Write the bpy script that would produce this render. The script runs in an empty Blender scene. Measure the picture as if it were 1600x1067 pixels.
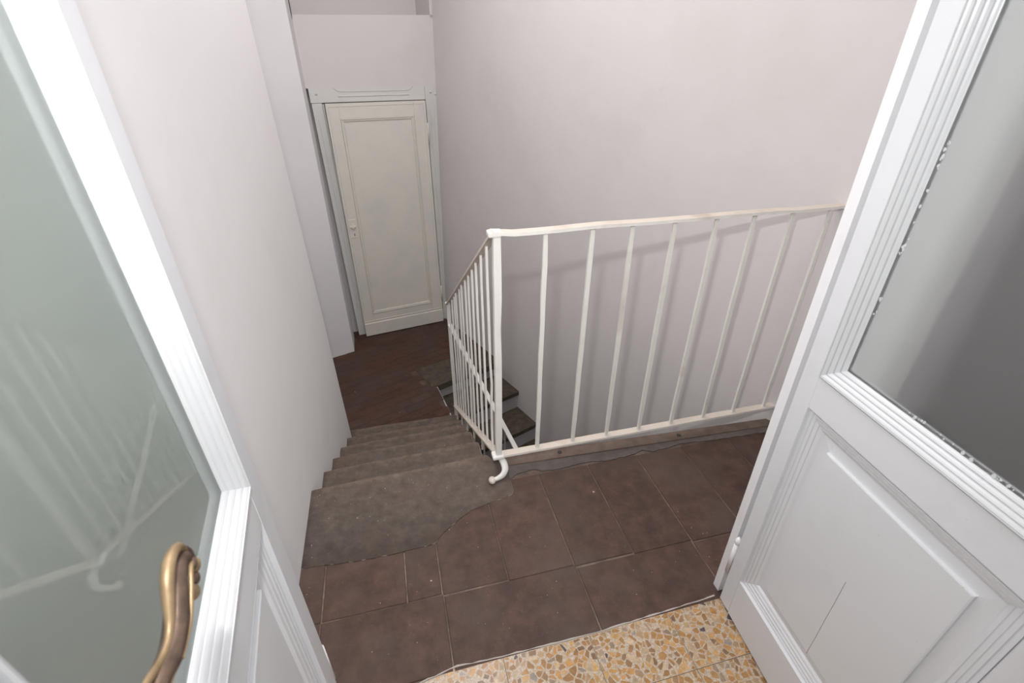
import bpy, bmesh, math, random
from mathutils import Vector, Matrix, noise
random.seed(7)
SC = bpy.context.scene
COL = SC.collection
R = math.radians

# ------------------------------------------------------------------ camera
pitch, yaw, roll = R(30.993), R(14.341), R(0.048)
fwd = Vector((math.sin(yaw)*math.cos(pitch), math.cos(yaw)*math.cos(pitch), -math.sin(pitch)))
right = Vector((math.cos(yaw), -math.sin(yaw), 0))
up = right.cross(fwd)
r2 = right*math.cos(roll) + up*math.sin(roll)
u2 = -right*math.sin(roll) + up*math.cos(roll)
cam_d = bpy.data.cameras.new('camera')
cam = bpy.data.objects.new('camera', cam_d); COL.objects.link(cam)
m = Matrix((r2, u2, -fwd)).transposed().to_4x4(); m.translation = Vector((0, 0, 1.4))
cam.matrix_world = m
cam_d.sensor_width = 36; cam_d.lens = 748.4/1600*36; cam_d.clip_start = 0.01
cam_d.dof.use_dof = True; cam_d.dof.focus_distance = 2.2; cam_d.dof.aperture_fstop = 9.0
SC.camera = cam

# ------------------------------------------------------------------ world, lights, exposure
W = bpy.data.worlds.new('world'); SC.world = W; W.use_nodes = True
W.node_tree.nodes['Background'].inputs[0].default_value = (0.80, 0.85, 0.9, 1)
W.node_tree.nodes['Background'].inputs[1].default_value = 0.4

def area(name, loc, aim, sx, sy, power, col):
    l = bpy.data.lights.new(name, 'AREA'); l.shape = 'RECTANGLE'; l.size = sx; l.size_y = sy
    l.energy = power; l.color = col
    o = bpy.data.objects.new(name, l); COL.objects.link(o); o.location = loc
    o.rotation_euler = (Vector(aim)-Vector(loc)).to_track_quat('-Z', 'Y').to_euler()
    return o
area('flash_gun', (-0.045, 0.10, 1.60), (0.72, 2.4, 0.30), .055, .035, 7.0, (1.0, .985, .985)).data.spread = R(145)
area('stairwell_fill', (0.10, 2.00, 2.82), (0.10, 2.00, 0), .7, 2.3, 30, (1.0, .955, .955))  # added overhead fill standing in for ambient bounce in the stairwell
area('near_room_fill', (1.25, -1.6, 1.75), (0.90, 0.7, 0.9), .8, .9, 13, (.93, .97, 1.0))  # unseen fill added to brighten the wall behind the right pane
area('room_overhead_fill', (0.55, -0.05, 2.80), (0.55, 0.0, 0), .9, .9, 5, (.96, .98, 1.0))  # added overhead fill for the near room, no known fixture
vs = SC.view_settings
vs.view_transform = 'Standard'; vs.look = 'None'; vs.exposure = 0.17; vs.gamma = 1.0; vs.use_curve_mapping = False

# ------------------------------------------------------------------ materials
def nodes(name):
    mt = bpy.data.materials.new(name); mt.use_nodes = True
    nt = mt.node_tree; return mt, nt, nt.nodes['Principled BSDF']
def ramp(nt, fac, stops):
    r = nt.nodes.new('ShaderNodeValToRGB'); e = r.color_ramp.elements
    e[0].position, e[0].color = stops[0][0], (*stops[0][1], 1)
    e[1].position, e[1].color = stops[-1][0], (*stops[-1][1], 1)
    for p, c in stops[1:-1]:
        x = e.new(p); x.color = (*c, 1)
    nt.links.new(fac, r.inputs[0]); return r.outputs[0]
def tex(nt, scale, detail=4, rough=.55, kind='Noise', stretch=None, coord='Object'):
    tc = nt.nodes.new('ShaderNodeNewGeometry')
    out = tc.outputs['Position']
    if stretch:
        mp = nt.nodes.new('ShaderNodeMapping'); mp.inputs['Scale'].default_value = stretch
        nt.links.new(out, mp.inputs[0]); out = mp.outputs[0]
    t = nt.nodes.new('ShaderNodeTex'+kind); t.inputs['Scale'].default_value = scale
    if kind == 'Noise':
        t.inputs['Detail'].default_value = detail; t.inputs['Roughness'].default_value = rough
    nt.links.new(out, t.inputs['Vector']); return t
def mixc(nt, fac, a, b, mode='MIX'):
    mx = nt.nodes.new('ShaderNodeMix'); mx.data_type = 'RGBA'; mx.blend_type = mode
    for sock, v in ((mx.inputs[0], fac), (mx.inputs[6], a), (mx.inputs[7], b)):
        if hasattr(v, 'is_linked') or hasattr(v, 'links'): nt.links.new(v, sock)
        elif isinstance(v, (tuple, list)): sock.default_value = (*v, 1)
        else: sock.default_value = v
    return mx.outputs[2]
def bump(nt, bs, height, strength, dist):
    b = nt.nodes.new('ShaderNodeBump'); b.inputs['Strength'].default_value = strength; b.inputs['Distance'].default_value = dist
    nt.links.new(height, b.inputs['Height'])
    prev = bs.inputs['Normal'].links
    if prev: nt.links.new(prev[0].from_socket, b.inputs['Normal'])
    nt.links.new(b.outputs[0], bs.inputs['Normal'])

def paint(name, col, dirt, rough=.38, brush=.25, stretch=(1, 1, .12), dirt_amt=.35, fac_lo=.55):
    mt, nt, bs = nodes(name)
    n1 = tex(nt, 5, 6, .6)
    c = ramp(nt, n1.outputs[0], [(.3, col), (fac_lo, col), (.8, tuple(col[i]*(1-dirt_amt)+dirt[i]*dirt_amt for i in range(3)))])
    n2 = tex(nt, 160, 3, .7)
    s = ramp(nt, n2.outputs[0], [(.0, (0, 0, 0)), (.70, (0, 0, 0)), (.78, (1, 1, 1))])
    c = mixc(nt, s, c, tuple(x*.8 for x in dirt))
    nt.links.new(c, bs.inputs['Base Color'])
    bs.inputs['Roughness'].default_value = rough
    n3 = tex(nt, 90, 3, .6, stretch=stretch)
    bump(nt, bs, n3.outputs[0], brush*.6, .0008)
    n4 = tex(nt, 14, 3, .5)
    bump(nt, bs, n4.outputs[0], .25, .004)
    return mt
def plaster(name, col, blot, rough=.85):
    mt, nt, bs = nodes(name)
    n1 = tex(nt, 1.7, 8, .62)
    c = ramp(nt, n1.outputs[0], [(.30, tuple(col[i]*.6+blot[i]*.4 for i in range(3))), (.50, col), (.75, col)])
    n2 = tex(nt, 14, 6, .7)
    s = ramp(nt, n2.outputs[0], [(.0, (0, 0, 0)), (.64, (0, 0, 0)), (.80, (.35, .35, .35))])
    c = mixc(nt, s, c, blot)
    v = tex(nt, 2.1, kind='Voronoi'); v.feature = 'DISTANCE_TO_EDGE'
    n5 = tex(nt, 3, 5, .7)
    gate = nt.nodes.new('ShaderNodeMath'); gate.operation = 'MULTIPLY'
    g1 = ramp(nt, v.outputs['Distance'], [(.0, (1, 1, 1)), (.0022, (1, 1, 1)), (.004, (0, 0, 0))])
    g2 = ramp(nt, n5.outputs[0], [(.0, (0, 0, 0)), (.60, (0, 0, 0)), (.68, (.55, .55, .55))])
    nt.links.new(g1, gate.inputs[0]); nt.links.new(g2, gate.inputs[1])
    # warp the crack cells
    wv = nt.nodes.new('ShaderNodeVectorMath'); wv.operation = 'MULTIPLY_ADD'
    n6 = tex(nt, 6, 6, .7); n6c = n6.outputs['Color']
    geo = nt.nodes.new('ShaderNodeNewGeometry')
    wv.inputs[1].default_value = (.35, .35, .35)
    nt.links.new(n6c, wv.inputs[0]); nt.links.new(geo.outputs['Position'], wv.inputs[2])
    nt.links.new(wv.outputs[0], v.inputs['Vector'])
    c = mixc(nt, gate.outputs[0], c, tuple(x*.62 for x in blot))
    nt.links.new(c, bs.inputs['Base Color']); bs.inputs['Roughness'].default_value = rough
    n3 = tex(nt, 55, 6, .65); bump(nt, bs, n3.outputs[0], .16, .0015)
    n4 = tex(nt, 5, 3, .5); bump(nt, bs, n4.outputs[0], .16, .01)
    return mt
def stone(name, cols, scale=9, speck=(.5, .46, .42), rough=.82, speck_amt=.75, bumpd=.002, vary=.0, stain=None, stain_lo=.56):
    mt, nt, bs = nodes(name)
    n1 = tex(nt, scale, 8, .68)
    c = ramp(nt, n1.outputs[0], [(.28, cols[0]), (.5, cols[1]), (.72, cols[2])])
    if stain:
        n5 = tex(nt, 3.6, 6, .65)
        s = ramp(nt, n5.outputs[0], [(.0, (0, 0, 0)), (stain_lo-.06, (0, 0, 0)), (stain_lo+.12, (.8, .8, .8))])
        c = mixc(nt, s, c, stain)
    if vary:
        oi = nt.nodes.new('ShaderNodeObjectInfo')
        hv = nt.nodes.new('ShaderNodeHueSaturation')
        mr = nt.nodes.new('ShaderNodeMapRange'); mr.inputs[3].default_value = 1-vary; mr.inputs[4].default_value = 1+vary
        nt.links.new(oi.outputs['Random'], mr.inputs[0]); nt.links.new(mr.outputs[0], hv.inputs['Value'])
        nt.links.new(c, hv.inputs['Color']); c = hv.outputs[0]
    n2 = tex(nt, 120, 4, .75)
    s = ramp(nt, n2.outputs[0], [(.0, (0, 0, 0)), (.64, (0, 0, 0)), (.76, (speck_amt,)*3)])
    c = mixc(nt, s, c, speck)
    n7 = tex(nt, 34, 4, .6)
    s2 = ramp(nt, n7.outputs[0], [(.0, (0, 0, 0)), (.735, (0, 0, 0)), (.755, (.8,)*3)])
    c = mixc(nt, s2, c, (.58, .53, .48))
    nt.links.new(c, bs.inputs['Base Color']); bs.inputs['Roughness'].default_value = rough
    bump(nt, bs, n1.outputs[0], .6, bumpd*3); bump(nt, bs, n2.outputs[0], .5, bumpd)
    return mt

M = {}
M['leaf'] = paint('white_enamel_paint', (.735, .75, .775), (.58, .57, .56), .33, .10)
M['trimpaint'] = paint('white_trim_paint', (.64, .655, .67), (.60, .56, .52), .30, .06, dirt_amt=.25)
M['jamb'] = paint('jamb_paint', (.85, .85, .87), (.55, .50, .47), .4, .2)
M['far'] = paint('old_cream_paint', (.74, .715, .64), (.56, .58, .58), .34, .35, dirt_amt=.5, fac_lo=.45)
M['farframe'] = paint('old_grey_white_paint', (.68, .675, .65), (.52, .52, .52), .28, .4, dirt_amt=.7)
M['iron'] = paint('off_white_iron_paint', (.84, .825, .775), (.40, .32, .25), .42, .5, stretch=(1, 1, 1), dirt_amt=.5)
M['iron_grime'] = paint('grimy_beige_iron_paint', (.68, .61, .53), (.40, .31, .24), .5, .6, stretch=(1, 1, 1), dirt_amt=.7)
M['wall'] = plaster('white_plaster', (.80, .79, .795), (.71, .69, .69))
M['wall_w'] = plaster('aged_white_plaster', (.70, .67, .665), (.61, .575, .56))
M['wallroom'] = plaster('room_plaster', (.88, .88, .875), (.78, .78, .78))
M['standin_grey'] = plaster('dark_grey_standin_paint', (.13, .12, .125), (.10, .095, .095))  # dark grey for the cupboard added behind the right pane
M['mortar'] = stone('mortar', [(.055, .038, .030), (.15, .11, .088), (.34, .265, .21)], 7)
M['tile'] = stone('terracotta_tile', [(.040, .020, .014), (.070, .035, .024), (.118, .060, .042)], 17, stain=(.088, .058, .045), stain_lo=.52, vary=.10, speck_amt=.5, rough=.62, speck=(.36, .27, .21))
M['brick'] = stone('dark_terracotta_brick', [(.045, .017, .010), (.070, .027, .015), (.10, .038, .021)], 13, stain=(.064, .042, .031), stain_lo=.48, vary=.13, speck_amt=.25, rough=.62)
M['brickmortar'] = stone('brick_mortar', [(.05, .03, .02), (.09, .06, .045), (.14, .10, .075)], 20, speck_amt=.3)
M['stone'] = stone('grey_sandstone', [(.072, .053, .042), (.107, .083, .067), (.150, .119, .098)], 22, stain=(.13, .088, .066), stain_lo=.58, speck_amt=.4)
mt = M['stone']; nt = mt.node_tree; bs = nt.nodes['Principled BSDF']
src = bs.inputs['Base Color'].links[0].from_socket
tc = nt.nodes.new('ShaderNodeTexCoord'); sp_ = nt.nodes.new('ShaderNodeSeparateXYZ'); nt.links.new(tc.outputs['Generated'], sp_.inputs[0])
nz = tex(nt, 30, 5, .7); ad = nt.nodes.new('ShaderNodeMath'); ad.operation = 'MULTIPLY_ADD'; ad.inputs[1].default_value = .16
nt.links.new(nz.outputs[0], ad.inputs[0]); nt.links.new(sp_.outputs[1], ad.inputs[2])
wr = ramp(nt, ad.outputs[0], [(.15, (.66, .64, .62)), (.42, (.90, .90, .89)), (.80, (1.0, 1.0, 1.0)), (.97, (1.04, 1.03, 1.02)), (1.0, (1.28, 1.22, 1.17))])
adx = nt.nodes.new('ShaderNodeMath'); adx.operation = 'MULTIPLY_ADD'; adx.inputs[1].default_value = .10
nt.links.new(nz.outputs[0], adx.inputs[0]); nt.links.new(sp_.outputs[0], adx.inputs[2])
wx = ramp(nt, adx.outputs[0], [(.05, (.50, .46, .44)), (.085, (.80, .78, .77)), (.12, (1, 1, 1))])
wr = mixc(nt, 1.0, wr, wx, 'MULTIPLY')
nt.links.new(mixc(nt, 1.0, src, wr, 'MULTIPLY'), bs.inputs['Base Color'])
M['stoneworn'] = stone('worn_sandstone_edge', [(.15, .115, .09), (.22, .18, .15), (.30, .265, .22)], 30, speck_amt=.5)
M['stonedark'] = stone('dark_stone', [(.040, .030, .020), (.075, .058, .040), (.12, .095, .07)], 22, speck_amt=.3)  # darker brown stone for the lower treads, slab and basement floor
M['screed'] = stone('grey_cement_screed', [(.095, .080, .070), (.125, .107, .096), (.16, .138, .124)], 18, speck_amt=.3)
M['timber'] = stone('weathered_edge_board', [(.10, .070, .053), (.155, .112, .088), (.20, .155, .125)], 16, speck_amt=.3)
M['lip'] = plaster('threshold_plaster', (.46, .42, .38), (.30, .25, .22))
M['riser'] = plaster('limewashed_riser', (.50, .48, .49), (.36, .33, .32))
M['dark'] = stone('dark_wood', [(.03, .027, .024), (.04, .036, .032), (.05, .045, .04)], 10)  # even near-black brown for the nail hole discs
mt, nt, bs = nodes('aged_brass'); M['brass'] = mt
n = tex(nt, 60, 4, .6); nt.links.new(ramp(nt, n.outputs[0], [(.3, (.30, .21, .12)), (.6, (.43, .31, .18))]), bs.inputs['Base Color'])
bs.inputs['Metallic'].default_value = .6; bs.inputs['Roughness'].default_value = .5
mt, nt, bs = nodes('dark_brass_patina'); M['patina'] = mt
n = tex(nt, 90, 4, .6); nt.links.new(ramp(nt, n.outputs[0], [(.3, (.10, .07, .055)), (.7, (.22, .15, .11))]), bs.inputs['Base Color'])
bs.inputs['Metallic'].default_value = .6; bs.inputs['Roughness'].default_value = .45
mt, nt, bs = nodes('hole_black'); M['black'] = mt
bs.inputs['Base Color'].default_value = (.015, .013, .012, 1)
# frosted glass: rough transmitting sheet with a smooth face
def frosted(name, tint, rough, solid=.8):
    mt, nt, bs = nodes(name)
    bs.inputs['Base Color'].default_value = (*tint, 1)
    bs.inputs['Transmission Weight'].default_value = .94
    bs.inputs['Roughness'].default_value = rough
    bs.inputs['IOR'].default_value = 1.15
    bs.inputs['Coat Weight'].default_value = 1.0; bs.inputs['Coat Roughness'].default_value = .0; bs.inputs['Coat IOR'].default_value = 1.85
    n = tex(nt, 22, 1, .3)
    b = nt.nodes.new('ShaderNodeBump'); b.inputs['Strength'].default_value = .06; b.inputs['Distance'].default_value = .0006
    nt.links.new(n.outputs[0], b.inputs['Height']); nt.links.new(b.outputs[0], bs.inputs['Coat Normal'])
    tr = nt.nodes.new('ShaderNodeBsdfTransparent'); tr.inputs[0].default_value = (*tint, 1)
    mx = nt.nodes.new('ShaderNodeMixShader'); mx.inputs[0].default_value = solid
    out = nt.nodes['Material Output']
    nt.links.new(tr.outputs[0], mx.inputs[1]); nt.links.new(bs.outputs[0], mx.inputs[2]); nt.links.new(mx.outputs[0], out.inputs[0])
    return mt
M['glass'] = frosted('frosted_glass', (.90, .97, .93), .5)
M['glassR'] = frosted('frosted_glass_pale', (.985, .99, .985), .30, .50)
# terrazzo
mt, nt, bs = nodes('terrazzo_cement'); M['terr'] = mt
n = tex(nt, 190, 3, .7); v = tex(nt, 330, kind='Voronoi')
c = ramp(nt, n.outputs[0], [(.35, (.36, .28, .20)), (.55, (.54, .45, .36)), (.7, (.62, .54, .45))])
s = ramp(nt, v.outputs['Color'], [(.0, (0, 0, 0)), (.60, (0, 0, 0)), (.66, (.7, .7, .7))])
c = mixc(nt, s, c, (.42, .29, .17)); nt.links.new(c, bs.inputs['Base Color']); bs.inputs['Roughness'].default_value = .3
mt, nt, bs = nodes('terrazzo_chip'); M['chip'] = mt
at = nt.nodes.new('ShaderNodeAttribute'); at.attribute_name = 'chip_colour'
n = tex(nt, 80, 4, .7); s = ramp(nt, n.outputs[0], [(.3, (.72, .72, .72)), (.7, (1.15, 1.12, 1.1))])
nt.links.new(mixc(nt, 1.0, at.outputs['Color'], s, 'MULTIPLY'), bs.inputs['Base Color']); bs.inputs['Roughness'].default_value = .28

# ------------------------------------------------------------------ mesh helpers
WPOS = {}
def link(name, me, mat=None, parent=None, loc=(0, 0, 0)):
    o = bpy.data.objects.new(name, me); COL.objects.link(o)
    if mat is not None and me is not None and not me.materials:
        for mm in (mat if isinstance(mat, (list, tuple)) else [mat]): me.materials.append(mm)
    loc = Vector(loc); p = WPOS.get(parent.name, Vector()) if parent else Vector()
    if parent: o.parent = parent
    o.location = loc - p; WPOS[o.name] = loc
    return o
def empty(name, loc): 
    o = bpy.data.objects.new(name, None); COL.objects.link(o); o.location = loc; WPOS[o.name] = Vector(loc); o.empty_display_size = .1
    return o
def tag(o, label=None, cat=None, group=None, kind=None):
    for k, v in (('label', label), ('category', cat), ('group', group), ('kind', kind)):
        if v: o[k] = v
    return o
def from_bm(name, bm, mat, parent=None, T=None, origin=None, smooth=False):
    if T:
        for v in bm.verts: v.co = Vector(T(*v.co))
    bmesh.ops.recalc_face_normals(bm, faces=bm.faces)
    c = Vector(origin) if origin is not None else sum((v.co for v in bm.verts), Vector())/max(1, len(bm.verts))
    for v in bm.verts: v.co -= c
    me = bpy.data.meshes.new(name); bm.to_mesh(me); bm.free()
    if smooth:
        for p in me.polygons: p.use_smooth = True
    return link(name, me, mat, parent, c)
def bm_box(x0, x1, y0, y1, z0, z1, bev=0, bm=None, seg=1):
    bm = bm or bmesh.new()
    vs_ = [bm.verts.new((x, y, z)) for x in (x0, x1) for y in (y0, y1) for z in (z0, z1)]
    F = [(0, 1, 3, 2), (4, 6, 7, 5), (0, 4, 5, 1), (2, 3, 7, 6), (0, 2, 6, 4), (1, 5, 7, 3)]
    fs = [bm.faces.new([vs_[i] for i in f]) for f in F]
    if bev:
        es = {e for f in fs for e in f.edges}
        bmesh.ops.bevel(bm, geom=list(es), offset=bev, segments=seg, affect='EDGES', profile=.5)
    return bm
def box(name, a, mat, parent=None, bev=0, T=None, seg=1):
    return from_bm(name, bm_box(*a, bev=bev, seg=seg), mat, parent, T)
def bm_prism(poly, z0, z1, bev=0, bm=None, seg=1):
    """vertical prism from a plan polygon; z0/z1 numbers or per-vertex lists"""
    bm = bm or bmesh.new(); n = len(poly)
    Z0 = z0 if isinstance(z0, (list, tuple)) else [z0]*n
    Z1 = z1 if isinstance(z1, (list, tuple)) else [z1]*n
    b = [bm.verts.new((*poly[i][:2], Z0[i])) for i in range(n)]
    t = [bm.verts.new((*poly[i][:2], Z1[i])) for i in range(n)]
    top = bm.faces.new(t); bm.faces.new(b[::-1])
    for i in range(n): bm.faces.new([b[i], b[(i+1) % n], t[(i+1) % n], t[i]])
    if bev: bmesh.ops.bevel(bm, geom=list(top.edges), offset=bev, segments=seg, affect='EDGES', profile=.5)
    return bm
def prism(name, poly, z0, z1, mat, parent=None, bev=0, T=None, seg=1):
    return from_bm(name, bm_prism(poly, z0, z1, bev, seg=seg), mat, parent, T)
def bm_sweep(path, w, h, sides=4, bm=None, upv=(0, 0, 1), scales=None, wob=0):
    """bar swept along path; sides=4 flat bar, else ellipse. w across, h along the 'up' of the section"""
    bm = bm or bmesh.new(); P = [Vector(p) for p in path]; rings = []
    for i, p in enumerate(P):
        t = ((P[min(i+1, len(P)-1)]-P[max(i-1, 0)])).normalized()
        s = t.cross(Vector(upv)); s = s.normalized() if s.length > 1e-4 else Vector((1, 0, 0))
        n_ = s.cross(t).normalized(); k = scales[i] if scales else 1
        kw, kh = (k if isinstance(k, tuple) else (k, k))
        if wob: p = p + s*random.uniform(-wob, wob)+n_*random.uniform(-wob, wob)
        if sides == 4: prof = [(-.5, -.5), (.5, -.5), (.5, .5), (-.5, .5)]
        else: prof = [(.5*math.cos(2*math.pi*a/sides), .5*math.sin(2*math.pi*a/sides)) for a in range(sides)]
        rings.append([bm.verts.new(p+s*(a*w*kw)+n_*(b*h*kh)) for a, b in prof])
    for i in range(len(rings)-1):
        for j in range(sides): bm.faces.new([rings[i][j], rings[i][(j+1) % sides], rings[i+1][(j+1) % sides], rings[i+1][j]])
    bm.faces.new(rings[0][::-1]); bm.faces.new(rings[-1])
    return bm
def bezier(pts, n=6):
    out = []; P = [Vector(p) for p in pts]
    for i in range(len(P)-1):
        a, b, c, d = P[max(i-1, 0)], P[i], P[i+1], P[min(i+2, len(P)-1)]
        for k in range(n):
            t = k/n
            out.append(.5*((2*b)+(c-a)*t+(2*a-5*b+4*c-d)*t*t+(-a+3*b-3*c+d)*t**3))
    out.append(P[-1]); return out
def bm_moulding(s0, s1, z0, z1, prof, bm=None):
    """mitred moulding inside the rectangle (s0..s1, z0..z1) in (s, off, z); prof = [(inward, height)]"""
    bm = bm or bmesh.new(); loops = []
    for d_, h_ in prof:
        loops.append([bm.verts.new(v) for v in ((s0+d_, h_, z0+d_), (s1-d_, h_, z0+d_), (s1-d_, h_, z1-d_), (s0+d_, h_, z1-d_))])
    for a, b in zip(loops, loops[1:]):
        for j in range(4): bm.faces.new([a[j], a[(j+1) % 4], b[(j+1) % 4], b[j]])
    return bm
def rough_poly(pts, step=.025, amp=.004, closed=True, skip=()):
    out = []
    n = len(pts)
    for i in range(n if closed else n-1):
        a = Vector(pts[i]).to_2d() if len(pts[i]) > 2 else Vector(pts[i]); b = Vector(pts[(i+1) % n])
        k = max(1, int((b-a).length/step)) if i not in skip else 1
        for j in range(k):
            p = a.lerp(b, j/k)
            if j: p = p+Vector((random.uniform(-amp, amp), random.uniform(-amp, amp)))
            out.append((p.x, p.y))
    return out

# ------------------------------------------------------------------ plan of the place
XL = -.4155                       # face of the left stair wall
H = -.815                         # level of the lower landing
A_ = Vector((1.505, 1.314)); B_ = Vector((.40, 4.15)); WD = (B_-A_).normalized()    # diagonal wall
WN = Vector((WD.y, -WD.x))        # away from the stairwell
def wpt(t, back=0): return tuple(A_+WD*t+WN*back)
far0 = Vector((-.42, 4.02)); FD = Vector((math.cos(R(9)), math.sin(R(9)))); FN = Vector((-FD.y, FD.x))   # far (door) wall, FN away from us
def TF(s, off, z): q = far0+FD*s-FN*off; return (q.x, q.y, z)          # off > 0 towards us
ZC = 2.9

def wall(name, poly, z0, z1, mat, label):
    o = prism(name, poly, z0, z1, mat); tag(o, label, 'wall', kind='structure'); return o

# left stair wall (its far end leans a little)
bm = bmesh.new()
ye = lambda z: 2.475-.062*(z+.8)
v = []
for x in (XL, XL-.28):
    v.append([bm.verts.new(p) for p in ((x, .80, -1.1), (x, ye(-1.1), -1.1), (x, ye(ZC), ZC), (x, .80, ZC))])
bm.faces.new(v[0]); bm.faces.new(v[1][::-1])
for j in range(4): bm.faces.new([v[0][j], v[1][j], v[1][(j+1) % 4], v[0][(j+1) % 4]])
bmesh.ops.subdivide_edges(bm, edges=[e for e in bm.edges if e.calc_length() > .5], cuts=14, use_grid_fill=True)
for w_ in bm.verts:
    if w_.co.x > XL-.01 and w_.co.y > .85:
        q = noise.noise(Vector((w_.co.y*1.6, w_.co.z*1.1, 3)))*.0045; w_.co.x += q
o = from_bm('wall_left', bm, M['wall'], smooth=False); tag(o, 'long white plaster wall along the left of the descending stone steps', 'wall', kind='structure')
wall('wall_lower_left', [(-1.2, 2.2), (-1.2, 3.8), (-1.35, 3.8), (-1.35, 2.2)], H-.1, ZC, M['wall'], 'white plaster side wall of the recess left of the lower landing')
wall('wall_lower_front', [(-1.3, 2.2), (XL-.27, 2.2), (XL-.27, 2.32), (-1.3, 2.32)], H-.1, ZC, M['wall'], 'white plaster wall closing the recess behind the left stair wall')
# pier left of the far door
wall('wall_pier', [(-1.3, 3.47), (-.634, 3.688), (-.452, 3.747), (-.462, 4.02), (-.52, 4.25), (-1.3, 4.1)], H-.05, ZC, M['wall'], 'white plaster pier between the left stair wall and the far door')
# diagonal wall
t_end = (WD.y and (0.69-A_.y)/WD.y)
bm = bmesh.new()
T0, T1 = t_end, 3.09
cols, rows = 40, 50
g = [[None]*(rows+1) for _ in range(cols+1)]
for i in range(cols+1):
    for j in range(rows+1):
        t = T0+(T1-T0)*i/cols; z = -3+(ZC+3)*j/rows
        q = (noise.noise(Vector((t*1.3, z*1.3, 9)))*.0025 if 0 < i < cols else 0)+.060*(z-H)/2.0*(max(0, i/cols-.0))**1.5*(1 if z > H else .3)
        x, y = wpt(t, q); g[i][j] = bm.verts.new((x, y, z))
for i in range(cols):
    for j in range(rows): bm.faces.new([g[i][j], g[i+1][j], g[i+1][j+1], g[i][j+1]])
bk = [bm.verts.new((*wpt(t, .2), z)) for t, z in ((T0, -3), (T1, -3), (T1, ZC), (T0, ZC))]
bm.faces.new(bk)
bm.faces.new([g[i][0] for i in range(cols+1)]+[bk[1], bk[0]])
bm.faces.new([g[i][rows] for i in range(cols+1)]+[bk[2], bk[3]])
bm.faces.new([g[0][j] for j in range(rows+1)]+[bk[3], bk[0]])
bm.faces.new([g[cols][j] for j in range(rows+1)]+[bk[2], bk[1]])
o = from_bm('wall_right', bm, M['wall_w'], smooth=False); tag(o, 'tall aged white plaster wall running diagonally behind the iron railing', 'wall', kind='structure')

# far wall: panel above the door, ledge and niche
bm = bmesh.new()
zl0, zl1 = 1.616, 1.640
def fp(s, off, z): return bm.verts.new(TF(s, off, z))
def quad(a, b, c, d): bm.faces.new([fp(*a), fp(*b), fp(*c), fp(*d)])
sl, sr, dn = -.04, .885, -.40
quad((sl-.1, 0, 1.19), (sr+.12, 0, 1.19), (sr+.12, 0, zl1), (sl-.1, 0, zl0))            # panel face
quad((sl-.1, 0, zl0), (sr+.12, 0, zl1), (sr+.12, dn-.1, zl1), (sl-.1, dn-.1, zl0))      # ledge
quad((sl-.1, dn, zl0-.02), (sr+.05, dn, zl1-.02), (sr+.05, dn, ZC), (sl-.1, dn, ZC))     # back of niche
quad((sr, 0, zl1-.02), (sr, dn-.1, zl1-.02), (sr, dn-.1, ZC), (sr, 0, ZC))               # right return
quad((sr, 0, zl1-.02), (sr+.15, 0, zl1-.02), (sr+.15, 0, ZC), (sr, 0, ZC))
quad((sl, .03, zl0-.02), (sl, dn-.1, zl0-.02), (sl, dn-.1, ZC), (sl, .03, ZC))           # left return
quad((sl-.1, 0, 1.19), (sr+.12, 0, 1.19), (sr+.12, -.3, 1.19), (sl-.1, -.3, 1.19))
quad((sl-.3, -.09, H-.1), (sr+.2, -.09, H-.1), (sr+.2, -.09, 1.2), (sl-.3, -.09, 1.2))   # blind wall behind the door
o = from_bm('wall_far', bm, M['wall_w']); tag(o, 'white plaster wall above the far door with a shallow ledge and niche', 'wall', kind='structure')

# ------------------------------------------------------------------ doorway wall, jambs, near room
wall('wall_doorway_right', [(.843, .682), (2.2, .682), (2.2, .82), (1.02, .82), (.843, .715)], -.02, ZC, M['wallroom'], 'white wall around the doorway behind the right door leaf')
wall('wall_doorway_left', [(-1.4, .70), (-.345, .70), (-.345, .735), (-.46, .82), (-1.4, .82)], -.02, ZC, M['wallroom'], 'white wall around the doorway behind the left door leaf')
wall('wall_doorway_head', [(-.345, .70), (.86, .69), (.86, .80), (-.345, .80)], 2.16, ZC, M['wallroom'], 'white wall over the double doorway')
wall('wall_room_left', [(-1.05, -1.9), (-.95, -1.9), (-.95, .70), (-1.05, .70)], -.02, ZC, M['wallroom'], 'white side wall of the near room seen through the left frosted pane')
wall('wall_room_right', [(1.75, -1.9), (1.85, -1.9), (1.85, .681), (1.75, .681)], -.02, ZC, M['wallroom'], 'white side wall of the near room on the right')
cb = empty('standin_cupboard', (1.45, .50, 0)); tag(cb, 'dark grey cupboard added for the blurred dark area seen through the right frosted pane', 'standin_cupboard')  # added dark body that gives the right pane its dark blur
box('cabinet_body', (1.155, 1.74, .40, .674, .06, 2.00), M['standin_grey'], cb, .004)
box('plinth', (1.17, 1.73, .42, .672, .0005, .0595), M['standin_grey'], cb, .002)
box('cupboard_top', (1.145, 1.745, .385, .678, 2.0005, 2.03), M['standin_grey'], cb, .004)
for x0, x1 in ((1.16, 1.445), (1.449, 1.735)):
    dd_ = box('cupboard_door', (x0, x1, .382, .3995, .08, 1.98), M['standin_grey'], cb, .003)
    kx = x1-.03 if x0 < 1.3 else x0+.03
    bm_ = bm_sweep([(kx, .382, .72), (kx, .370, .72), (kx, .360, .72)], .016, .016, 10, upv=(0, 0, 1), scales=[.6, .7, 1.2])
    from_bm('knob', bm_, M['patina'], dd_, smooth=True)
wall('wall_room_back', [(-1.05, -2.0), (1.85, -2.0), (1.85, -1.9), (-1.05, -1.9)], -.02, ZC, M['wallroom'], 'white back wall of the near room behind the viewer')
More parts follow.
